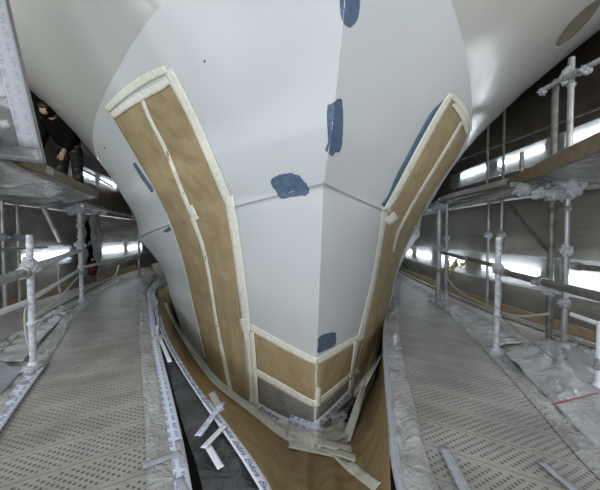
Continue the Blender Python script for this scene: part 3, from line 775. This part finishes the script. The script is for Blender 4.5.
# rails
def rail(name, p0, p1, r, material, label, cat='rail', couplers=(), parts=()):
    t = empty(name, p0, label, cat); tube('tube', p0, p1, r, M[material], t)
    d = p1 - p0
    for q in couplers: coupler('coupler', p0.lerp(p1, q), d, r, t)
    return t
rail('guard_rail', V3(3.00, 4.80, .86), V3(2.255, 2.60, .84), .024, 'steel_dark', 'weathered guard rail between the paired far posts and the short post, right', couplers=(.05, .6))
rail('guard_rail', V3(2.255, 2.58, .80), V3(1.70, .9, .80), .027, 'steel_dark', 'weathered guard rail passing the short post and running off right', couplers=(.02, .35))
rail('guard_rail', V3(2.90, 2.50, .86), V3(2.55, 1.0, .86), .026, 'steel_dark', 'dark rail running from the bright tall post off the right edge', couplers=(.04,))
rail('guard_rail', V3(-3.02, 5.40, .90), V3(-1.98, 2.83, .86), .034, 'tape_tube', 'film-wrapped guard rail between the near and tall posts on the left', couplers=(.03,))
rail('guard_rail', V3(-1.98, 2.78, .84), V3(-1.35, .9, .80), .034, 'steel', 'film-wrapped guard rail running from the near post off the left edge', couplers=(.03,))
rail('mid_rail', V3(-3.08, 5.42, .55), V3(-2.0, 2.80, .58), .022, 'white', 'white mid rail between the near and tall posts on the left')
rail('mid_rail', V3(-2.0, 2.80, .58), V3(-1.6, .9, .58), .022, 'white', 'white mid rail running from the near post off the left edge')
rail('guard_rail', V3(-3.05, 5.5, .60), V3(-3.40, 8.55, .60), .022, 'white', 'white rail between the tall post and the far post on the left')
rail('rear_rail', V3(-3.85, 3.9, .93), V3(-3.85, 5.9, .93), .02, 'steel', 'thin grey rail behind the near post along the left wall')
rail('foot_brace', V3(2.90, 2.5, .40), V3(3.32, 1.6, .16), .02, 'white', 'white slanting brace at the foot of the bright tall post', 'brace')
def curve(name, pts, r, material, label, cat):
    q = [Vector(p) for p in smooth_pl([tuple(p) for p in pts], 40)]; V = []; F = []; k = 10
    for i, p in enumerate(q):
        d = (q[min(i + 1, len(q) - 1)] - q[max(i - 1, 0)]).normalized(); a = d.orthogonal().normalized() if i == 0 else (a - d * a.dot(d)).normalized(); b = d.cross(a)
        for j in range(k): V.append(p + a * r * math.cos(2 * PI * j / k) + b * r * math.sin(2 * PI * j / k))
    for i in range(len(q) - 1):
        for j in range(k): F.append((i * k + j, i * k + (j + 1) % k, (i + 1) * k + (j + 1) % k, (i + 1) * k + j))
    F += [tuple(range(k)), tuple(range((len(q) - 1) * k, len(q) * k))]
    return tag(link(name, mesh(V, F), material), label, cat)
curve('rope', [R1 + V3(.05, -.06, .52), V3(2.85, 4.1, .33), V3(2.75, 3.5, .29), V3(2.70, 2.95, .27), V3(2.84, 2.66, .36)], .013, M['rope'], 'sagging film-wrapped rope strung between the right posts', 'rope')
curve('rope', [R2 + V3(.02, 0, .38), V3(2.35, 2.38, .22), V3(2.5, 2.2, .06), V3(2.62, 2.05, .012)], .006, M['steel_dark'], 'thin dark line slanting from the short right post down to the floor', 'rope')
curve('rope', [L1 + V3(0, 0, .62), L1 + V3(-.05, .0, .5), L1 + V3(-.05, 0, .32), L1 + V3(-.03, 0, .2)], .008, M['rope'], 'pale cord hanging beside the near left post', 'cord')
curve('rope', [L1 + V3(0, .05, .46), V3(-2.6, 4.2, .36), L2 + V3(0, -.05, .48)], .008, M['white'], 'thin pale cord strung between the near and tall left posts', 'cord')
curve('cable', [V3(-2.5, 2.2, .015), V3(-2.75, 3.4, .015), V3(-3.1, 4.6, .015), V3(-3.4, 5.8, .015), V3(-3.75, 7.4, .015), V3(-3.98, 8.6, .04), V3(-4.0, 8.9, .3)], .022, M['rope'], 'grey cable running along the floor beside the left guard posts', 'cable')
curve('chain', [V3(-2.3, 2.3, .015), V3(-2.45, 3.0, .015), V3(-2.8, 3.9, .02), V3(-3.0, 5.2, .02)], .012, M['film_edge'], 'crumpled film roll lying along the floor behind the near left post', 'plastic film')
# pale film strip hanging in front of the left light
a = onx(57, 262, -3.3); b = onx(60, 296, -3.3); s = V3(.0, .02, 0)
o = ribbon3('hanging_tape', [a.lerp(b, i / 8) + V3(.01 * math.sin(i), 0, 0) for i in range(9)], [s] * 9, M['white_tape'], None); tag(o, 'narrow white tape hanging in front of the left light', 'tape')
a = onz(474, 350, .0); b = onx(460, 276, 3.0)
# yellow crumpled film at the far right light
y_ = empty('yellow_tape', V3(3.45, 5.1, .55), 'crumpled yellow tape dangling in front of the lights at the far right post', 'tape')
for k in range(12):
    b0 = onx(446 + k * 1.8, 256 + random.uniform(-3, 8), 3.30 - random.uniform(0, .08)); b1 = onx(444 + k * 1.9 + random.uniform(-7, 7), 272 + random.uniform(-6, 5), 3.28)
    w = random.uniform(.012, .03); a0 = random.uniform(0, PI)
    ribbon3('strand', [b0.lerp(b1, i / 10) + V3(.02 * math.sin(i * 1.1 + k), .045 * math.sin(i * .55 + a0), .02 * math.cos(i * .8 + k)) for i in range(11)],
            [V3(w * .3, w * math.cos(a0 + i * .3), w * math.sin(a0 + i * .3)) for i in range(11)], M['yellow'], y_)

# tubes and braces near the wall film
def wtube(px, y0, y1, X, r, label, mt='steel'):
    a = onx(px[0], y0, X); rail('wall_post' if abs(px[0] - px[1]) < 3 else 'brace', a, onx(px[1], y1, X), r, mt, label, 'post' if abs(px[0] - px[1]) < 3 else 'brace')
wtube((510, 547), 206, 250, 3.38, .022, 'dark diagonal brace behind the film on the right wall', 'steel_dark')
wtube((41, 60), 203, 241, -3.93, .045, 'pale diagonal brace on the left wall above the light', 'steel')
for x, lab in ((3, 'wrapped grey upright on the left wall, nearest the left picture edge'), (18, 'second wrapped grey upright on the left wall from the left picture edge')):
    a = onx(x, 240, -3.9); post(V3(a.x, a.y, 0), 1.66, .03, lab, 'steel', (1.15,), ((1.12, .08, .06),), base_collar=False)
for x, lab in ((488, 'grey upright against the right wall behind the short post, farther one'), (501, 'grey upright against the right wall behind the short post, nearer one')):
    a = onx(x, 250, 3.36); post(V3(a.x, a.y, 0), 1.66, .022, lab, 'steel', (1.2,), ((1.15, .06, .05),), base_collar=False)

# ------------------------------------------------------------------ draped film on the outer decks
def drape(name, A, B, material, label, n=60, mc=40, amp=.05, peaks=()):
    A, B = smooth_pl([tuple(a) for a in A], 40), smooth_pl([tuple(b) for b in B], 40); V = []
    for i in range(n + 1):
        a = Vector(pl(A, i / n)); b = Vector(pl(B, i / n))
        for j in range(mc + 1):
            q = j / mc; p = a.lerp(b, q); e = min(1, 4 * q, 4 * (1 - q))
            p.z += amp * e * (abs(noise.noise(Vector((p.x * 3, p.y * 3, 2)))) + .5 * noise.noise(p * 9))
            for (cx, cy, h, w) in peaks:
                d = math.hypot(p.x - cx, p.y - cy); ang = math.atan2(p.y - cy, p.x - cx)
                p.z += h * math.exp(-(d / w) ** 1.2) * (1 +   .32 * math.sin(ang * 15 + 2 * noise.noise(p * 4)) * min(1, d / w * 2))
            V.append(p)
    o = link(name, mesh(V, grid_faces(n + 1, mc + 1)), material); return tag(solid(o, .001, 0), label, 'plastic film')
drape('draped_film', lift(RO[1:5], .08, .012), [V3(2.7, .5, .012), V3(2.85, 1.3, .012), V3(2.95, 1.9, .012), V3(2.9, 2.62, .02)], M['film_floor'], 'glossy grey film draped over the deck below the right guard rail', peaks=((2.72, 2.42, .14, .45),), amp=.035)
drape('draped_film', lift(RO[5:7], .10, .012)[::-1] + [V3(2.35, 2.75, .012)], [V3(3.25, 4.8, .012), V3(3.0, 3.6, .012), V3(2.75, 2.85, .012)], M['film_floor'], 'dull grey film lying between the short post and the far posts on the right', amp=.025)
drape('draped_film', [V3(-1.12, .8, .012), V3(-1.62, 1.75, .012), V3(-2.05, 2.85, .012)], [V3(-2.3, .9, .012), V3(-2.6, 2.0, .012), V3(-2.62, 2.95, .012)], M['film_blue'], 'bluish glossy film draped over the deck left of the near post', amp=.05)
drape('draped_film', [V3(-2.15, 2.95, .012), V3(-2.5, 3.8, .012), V3(-3.0, 5.2, .012)], [V3(-2.75, 3.0, .012), V3(-2.95, 3.9, .012), V3(-3.3, 5.25, .012)], M['film_floor'], 'dull grey film lying between the near and tall posts on the left', amp=.04)
a = onz(551, 408, .10); b = onz(598, 396, .10)
o = ribbon3('red_tape', [a.lerp(b, i / 6) + V3(0, 0, .02) for i in range(7)], [V3(0, .006, 0)] * 7, M['red_line'], None); tag(o, 'thin red tape line across the draped film on the right', 'tape')

# ------------------------------------------------------------------ upper platforms
def prism(name, poly, z0, z1, material, parent, sag=0, sub=0):
    """a slab from a plan polygon; z0 may be per-vertex"""
    bm = bmesh.new(); n = len(poly)
    lo = [bm.verts.new((p[0], p[1], z0)) for p in poly]; hi = [bm.verts.new((p[0], p[1], z1)) for p in poly]
    bm.faces.new(lo); bm.faces.new(hi)
    for i in range(n): bm.faces.new((lo[i], lo[(i + 1) % n], hi[(i + 1) % n], hi[i]))
    return link(name, bm_mesh(bm, False), material, parent)
def hx(y, z, s, gap=.04):
    """hull side at (y, z)"""
    a = max(0., y - float(Ys(z))); k = float(zk(a)); b = float(Bup(a, z) if z > k else Blow(a, z)); return XC + s * (b + gap)
UR = empty('upper_platform', (3, 3, 1.68), 'film-wrapped upper scaffold platform above the right walkway', 'platform')
zr = 1.70
inner = [(1.95, 1.35), (2.22, 1.95), (2.72, 3.0), (2.80, 3.6)]
inner += [(max(2.85, hx(y, zr + .1, 1, .10)), y) for y in (4.2, 4.8, 5.6, 6.6, 8)]
outer = [(5.35, 8), (5.3, 3), (5.2, .2), (2.6, .2)]
A = [V3(x, y, zr) for x, y in inner]; B = [V3(min(5.2, xat(XR, y)), y, zr - .03) for x, y in inner]; B[0] = V3(3.5, .5, zr)
prism('deck_boards', inner + outer, zr + .02, zr + .09, M['film_deck'], UR)
def under(parent, A, B, amp=.05):
    V = []; n = 90; mc = 24; A_, B_ = smooth_pl([tuple(a) for a in A], 60), smooth_pl([tuple(b) for b in B], 60)
    for i in range(n + 1):
        a = Vector(pl(A_, i / n)); b = Vector(pl(B_, i / n))
        for j in range(mc + 1):
            q = j / mc; p = a.lerp(b, q); e = min(1, 5 * q, 5 * (1 - q)); p.z += -.02 * e - amp * e * (.4 + noise.noise(p * 2.2) + .4 * noise.noise(p * 7)); V.append(p)
    return solid(link('underside_film', mesh(V, grid_faces(n + 1, mc + 1)), M['film_deck'], parent), .001, 0)
under(UR, A, B)
def barbox(name, p0, p1, w, h, material, parent):
    d = (p1 - p0); L_ = d.length; d.normalize(); s = V3(0, 0, 1).cross(d).normalized(); bm = bmesh.new(); u = d.cross(s)
    vs = [bm.verts.new(p + s * w / 2 * a + u * h / 2 * b) for p in (p0, p1) for a, b in ((-1, -1), (1, -1), (1, 1), (-1, 1))]
    for q in ((0, 1, 2, 3), (7, 6, 5, 4), (0, 4, 5, 1), (1, 5, 6, 2), (2, 6, 7, 3), (3, 7, 4, 0)): bm.faces.new([vs[i] for i in q])
    return link(name, bm_mesh(bm, False), material, parent)
barbox('edge_board', V3(1.95, 1.35, zr + .03), V3(2.74, 3.05, zr + .03), .05, .11, M['beam'], UR)
barbox('edge_board', V3(2.74, 3.0, zr + .02), V3(3.15, 5.2, zr + .02), .05, .09, M['steel_dark'], UR)
tube('ledger', V3(2.70, 2.78, 1.62), V3(3.18, 5.0, 1.62), .025, M['steel'], UR)
tube('ledger', V3(2.4, 2.66, 1.64), V3(3.4, 2.66, 1.64), .025, M['steel'], UR)
for k, (x, y, z) in enumerate(((524, 190, 2.9), (540, 193, 2.85), (555, 194, 2.8))):
    c = CO + ray(x, y) * z; wrap('film_wrap', c, .085, .06, .055, UR, None, .5, k * 3.1)
# upper guard tubes with film streamers
t = rail('upper_rail', CO + ray(541, 91) * 3.0, CO + ray(606, 57) * 2.55, .024, 'steel', 'inclined tube at the head of the tall right posts with ragged film', couplers=(.4, .55))
wrap('film_streamer', CO + ray(542, 92) * 2.98, .035, .03, .03, t, None, .7, 1); wrap('film_streamer', CO + ray(585, 70) * 2.68, .05, .04, .04, t, None, .7, 2)
wrap('film_streamer', CO + ray(567, 76) * 2.82, .05, .05, .08, t, None, .5, 3)
a = CO + ray(521, 188) * 3.05; b = CO + ray(522, 152) * 3.05
rail('upper_post', a, b, .02, 'steel_dark', 'short brown stub tube standing on the right platform edge', 'post')
for x, X in ((487, 5.0), (503, 5.1)):
    a = onx(x, 180, X); rail('upper_post', V3(a.x, a.y, 1.79), V3(a.x, a.y, 4.2), .025, 'steel_dark', 'dark upright before the brown right wall, ' + ('nearer the hull' if x == 487 else 'farther from the hull'), 'post')
rail('upper_rail', onx(452, 163, 5.0), onx(600, 108, 5.0), .02, 'steel_dark', 'dark rail above the upper lights on the brown right wall')
board('film_band', XRU, 2.2, 9, 3.02, 3.05, .05, .03, M['film_wrap'], 'film band along the brown right wall above the upper lights', 'film band')
board('film_band', XRU, 2.2, 9, 2.60, 2.635, .05, .03, M['film_wrap'], 'film band along the brown right wall below the upper lights', 'film band')

UL = empty('upper_platform', (-3.3, 3.6, 1.68), 'film-wrapped upper scaffold platform above the left walkway', 'platform')
zl = 1.72; inl = [tuple(onz(x, y, zl))[:2] for x, y in ((18, 163), (48, 174.5), (75, 187), (96, 197))]
inl = [(inl[0][0] + .55, inl[0][1] - 1.3)] + inl
inl2 = [(-3.2, 5.2), (-3.45, 6.4), (-3.8, 8)]
prism('deck_boards', inl + inl2 + [(-5.15, 8), (-5.15, .3), (inl[0][0] - .2, .3)], zr + .03, zr + .10, M['film_deck'], UL)
A = [V3(x, y, zr) for x, y in inl + inl2]; B = [V3(xat(XL, y), y + .0, zr - .03) for x, y in inl + inl2]
under(UL, A, B, .06)
barbox('edge_board', V3(*inl[1], zr + .055), V3(*inl[-1], zr + .055), .06, .10, M['beam'], UL)
barbox('edge_board', V3(*inl[-1], zr + .03), V3(-3.0, 5.45, zr + .03), .05, .09, M['beam'], UL)
tube('ledger', V3(-2.98, 5.4, 1.63), V3(-3.36, 8.3, 1.63), .025, M['steel'], UL)
for k, z in enumerate((5.6, 5.4)):
    c = CO + ray(82 - k * 8, 208 + k) * z; wrap('film_wrap', c, .14, .12, .09, UL, None, .6, k * 2.7)
# upper left uprights
for px, lab in ((76, 'silver upright on the left platform, hull side'), (80, 'dull upright on the left platform, wall side')):
    a = onx(px, 170, -3.75); rail('upper_post', V3(-3.75, a.y, 1.80), V3(-3.75, a.y, 4.2), .035 if px == 80 else .025, 'steel' if px == 76 else 'steel_dark', lab, 'post')
rail('upper_rail', onx(76, 166, -3.75) , onx(112, 186, -3.75), .022, 'steel', 'thin tube running aft from the silver upright on the left platform')
# wrapped panel hanging at the top left, close to the camera
wp = empty('wrapped_panel', CO + ray(20, 150) * 2.1, 'large film-wrapped panel with printed tape at the top left corner', 'panel')
c0 = CO + ray(47, 164) * 2.15; c1 = CO + ray(9, 0) * 1.95; c2 = CO + ray(-3, -60) * 1.9
lft = V3(-1.1, -.25, 0)
def panel_mesh():
    V = []; n, mc = 50, 40
    for i in range(n + 1):
        e = Vector(pl([tuple(c0), tuple(c1), tuple(c2)], i / n))
        for j in range(mc + 1):
            q = j / mc; p = e + lft * q; w = min(1, 5 * q) * .03
            p += V3(.2, -1, 0) * w * (abs(noise.noise(p * 4)) * 1.2 + .5 * noise.noise(p * 9)) * (1.6 if i < 12 else .8); V.append(p)
    return mesh(V, grid_faces(n + 1, mc + 1))
solid(link('film_cover', panel_mesh(), M['film_panel'], wp), .05, -1)
C_ = [Vector(pl([tuple(c0), tuple(c1), tuple(c2)], i / 30)) + V3(-.038, -.075, 0) for i in range(2, 31)]
ribbon3('printed_tape', C_, [V3(.05, .02, 0)] * len(C_), M['print_old'], wp)
0 and barbox('frame_edge', c0 + V3(.02, .03, 0), c1 + V3(.02, .03, 0), .03, .03, M['steel_dark'], wp)

# ------------------------------------------------------------------ slit in the left film with dark gap behind
sl = empty('film_doorway', (-3.95, 6.9, 0), 'dark slit opening between hanging plastic flaps beside the tall left post', 'doorway')
Xs = -3.9
def spx(name, pts, X, material, d=.02, w=0):
    V = [onx(x, y, X) for x, y in pts]; n = len(V)
    V2 = [v + V3(-d, 0, 0) for v in V]; F = [tuple(range(n)), tuple(range(2 * n - 1, n - 1, -1))] + [(i, (i + 1) % n, n + (i + 1) % n, n + i) for i in range(n)]
    return link(name, mesh(V + V2, F, False), material, sl)
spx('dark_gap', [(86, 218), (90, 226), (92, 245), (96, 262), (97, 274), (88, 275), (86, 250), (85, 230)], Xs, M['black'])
for pts in ([(97, 214), (100, 235), (98, 255), (102, 277)], [(93, 216), (94, 240), (98, 262), (100, 276)], [(83, 210), (83, 235), (85, 258), (85, 277)]):
    C_ = [onx(*pl(smooth_pl(pts), i / 24), Xs + .05) for i in range(25)]
    C_ = [c + V3(.02 * noise.noise(c * 6), 0, 0) for c in C_]
    ribbon3('film_flap', C_, [V3(.02 * math.sin(i * .9), .10, 0) for i in range(25)], M['film_edge'], sl)
C_ = [onx(82 + i * 1.0, 210 - i * .05, Xs + .06) for i in range(21)]
ribbon3('film_header', C_, [V3(0, 0, .07)] * 21, M['film_edge'], sl)
C_ = [onx(88 + i * .6, 243 + .8 * math.sin(i), Xs + .08) for i in range(14)]
ribbon3('film_tie', C_, [V3(0, 0, .04)] * 14, M['film_wrap'], sl)
rb = empty('red_bag', onx(93, 276, Xs + .12), 'dark red cloth bag standing at the foot of the dark slit', 'bag')
cb = onx(93, 268, Xs + .12)
wrap('body', cb, .07, .13, .16, rb, M['red'], .35, 5); wrap('handle', cb + V3(0, 0, .19), .02, .07, .03, rb, M['film_wrap'], .2, 2)

# ------------------------------------------------------------------ worker on the left platform
def skin(name, joints, edges, material, parent, sub=2, root=0):
    me = bpy.data.meshes.new(name); me.from_pydata([tuple(j[:3]) for j in joints], edges, [])
    o = link(name, me, material, parent)
    md = o.modifiers.new('skin', 'SKIN'); md.use_smooth_shade = True
    for i, j in enumerate(joints):
        sv = me.skin_vertices[0].data[i]; sv.radius = (j[3], j[3]); sv.use_root = (i == root)
    o.modifiers.new('sub', 'SUBSURF').levels = sub; o.modifiers['sub'].render_levels = sub
    return o
pz = 1.80
PX, PY = -3.40, 5.85
pe = empty('person', V3(PX, PY, pz), 'person in black hooded jacket and dusty black trousers bending on the left platform', 'person')
def W_(x, y, z, r): return (PX + x, PY + y, pz + z, r)
J = [W_(0, 0, .92, .11), W_(0, -.10, 1.08, .105), W_(-.01, -.28, 1.22, .10), W_(-.01, -.42, 1.30, .07), W_(-.01, -.50, 1.33, .055), W_(-.01, -.58, 1.33, .085), W_(-.01, -.66, 1.30, .07),   # 0-6 trunk, neck, head
     W_(-.11, 0, .84, .09), W_(-.13, -.04, .46, .065), W_(-.13, .03, .08, .045), W_(-.13, -.14, .04, .04),      # 7-10 leg
     W_(.11, 0, .84, .09), W_(.13, -.04, .46, .065), W_(.13, .03, .08, .045), W_(.13, -.14, .04, .04),          # 11-14 leg
     W_(-.19, -.30, 1.20, .06), W_(-.24, -.34, .94, .045), W_(-.20, -.46, .74, .034), W_(-.19, -.50, .66, .034),   # 15-18 arm
     W_(.17, -.30, 1.20, .06), W_(.22, -.34, .94, .045), W_(.18, -.46, .74, .034), W_(.17, -.50, .66, .034)]       # 19-22
E_ = [(0, 1), (1, 2), (2, 3), (3, 4), (4, 5), (5, 6), (0, 7), (7, 8), (8, 9), (9, 10), (0, 11), (11, 12), (12, 13), (13, 14), (2, 15), (15, 16), (16, 17), (17, 18), (2, 19), (19, 20), (20, 21), (21, 22)]
for s in (-1, 1):                      # five fingers on each hand
    h = 18 if s < 0 else 22; hx_ = J[h][0]; hy = J[h][1]; hz = J[h][2]
    for k, (dx, ln) in enumerate(((-.026, .07), (-.009, .08), (.009, .075), (.026, .06), (.04 * -s, .05))):
        i = len(J); th = k == 4
        J.append((hx_ + dx * .8, hy - .012, hz - (.005 if th else .03), .010)); J.append((hx_ + dx * (1.4 if th else 1.05), hy - .03, hz - .03 - ln * .5, .009)); J.append((hx_ + dx * (1.5 if th else 1.0), hy - .02, hz - .03 - ln, .007))
        E_ += [(h, i), (i, i + 1), (i + 1, i + 2)]
skin('body', J, E_, M['skin'], pe)
for s in (-1, 1):
    q = 7 if s < 0 else 11
    legs = [W_(0, 0, .93, .15), W_(s * .11, 0, .82, .115), W_(s * .13, -.04, .46, .09), W_(s * .13, .02, .12, .08)]
    skin('trouser_leg', legs, [(0, 1), (1, 2), (2, 3)], M['trouser'], pe)
    skin('boot', [W_(s * .13, .03, .12, .06), W_(s * .13, .02, .045, .055), W_(s * .13, -.10, .035, .045), W_(s * .13, -.18, .03, .035)], [(0, 1), (1, 2), (2, 3)], M['black'], pe)
skin('jacket', [W_(0, 0, .88, .20), W_(0, -.08, 1.08, .20), W_(-.01, -.27, 1.22, .20), W_(-.01, -.40, 1.30, .12), W_(-.19, -.30, 1.20, .11), W_(-.25, -.34, .94, .085), W_(-.21, -.46, .72, .065),
                W_(.17, -.30, 1.20, .11), W_(.23, -.34, .94, .085), W_(.19, -.46, .72, .065)], [(0, 1), (1, 2), (2, 3), (2, 4), (4, 5), (5, 6), (2, 7), (7, 8), (8, 9)], M['black'], pe)
wrap('hood', Vector(W_(-.01, -.545, 1.36, 0)[:3]), .125, .115, .125, pe, M['black'], .10, 3)
wrap('hair', Vector(W_(-.01, -.575, 1.375, 0)[:3]), .095, .10, .075, pe, M['hair'], .15, 1)

# ------------------------------------------------------------------ light
wd = bpy.data.worlds.new('World'); SC.world = wd; wd.use_nodes = True
bg = wd.node_tree.nodes['Background']; bg.inputs['Color'].default_value = (.93, .96, 1.0, 1); bg.inputs['Strength'].default_value = .6
def area(name, loc, target, sx, sy, power, col=(1, 1, 1)):
    l = bpy.data.lights.new(name, 'AREA'); l.shape = 'RECTANGLE'; l.size = sx; l.size_y = sy; l.energy = power; l.color = col
    o = bpy.data.objects.new(name, l); COL.objects.link(o); o.location = loc
    o.rotation_euler = (Vector(target) - Vector(loc)).to_track_quat('-Z', 'Y').to_euler(); return o
area('fill_light_left', (-4.6, 1.6, 2.3), (-2.6, 5.2, 3.2), 1.6, .6, 62, (.97, 1.0, .97))  # unseen fill, added to brighten the left flare of the hull
area('fill_light_right', (3.9, -1.0, 2.6), (3.0, 4.0, 2.8), 2.0, .6, 60, (1, .99, .95))  # matching fill added out of view for the right flare
area('fill_light_low', (-3.7, 1.2, 1.3), (-1.2, 4.2, .9), 1.4, .4, 30, (.97, 1.0, 1.0))  # extra unseen fill that lifts the lower left hull
area('fill_light_front', (-1.7, -2.0, 2.0), (.3, 2.5, 1.0), 2.6, 1.6, 92, (.92, .96, 1.0))  # broad fill added behind the camera for the stem and apron
vs = SC.view_settings; vs.view_transform = 'Standard'; vs.look = 'None'; vs.gamma = 1; vs.use_curve_mapping = False; vs.exposure = 0.14
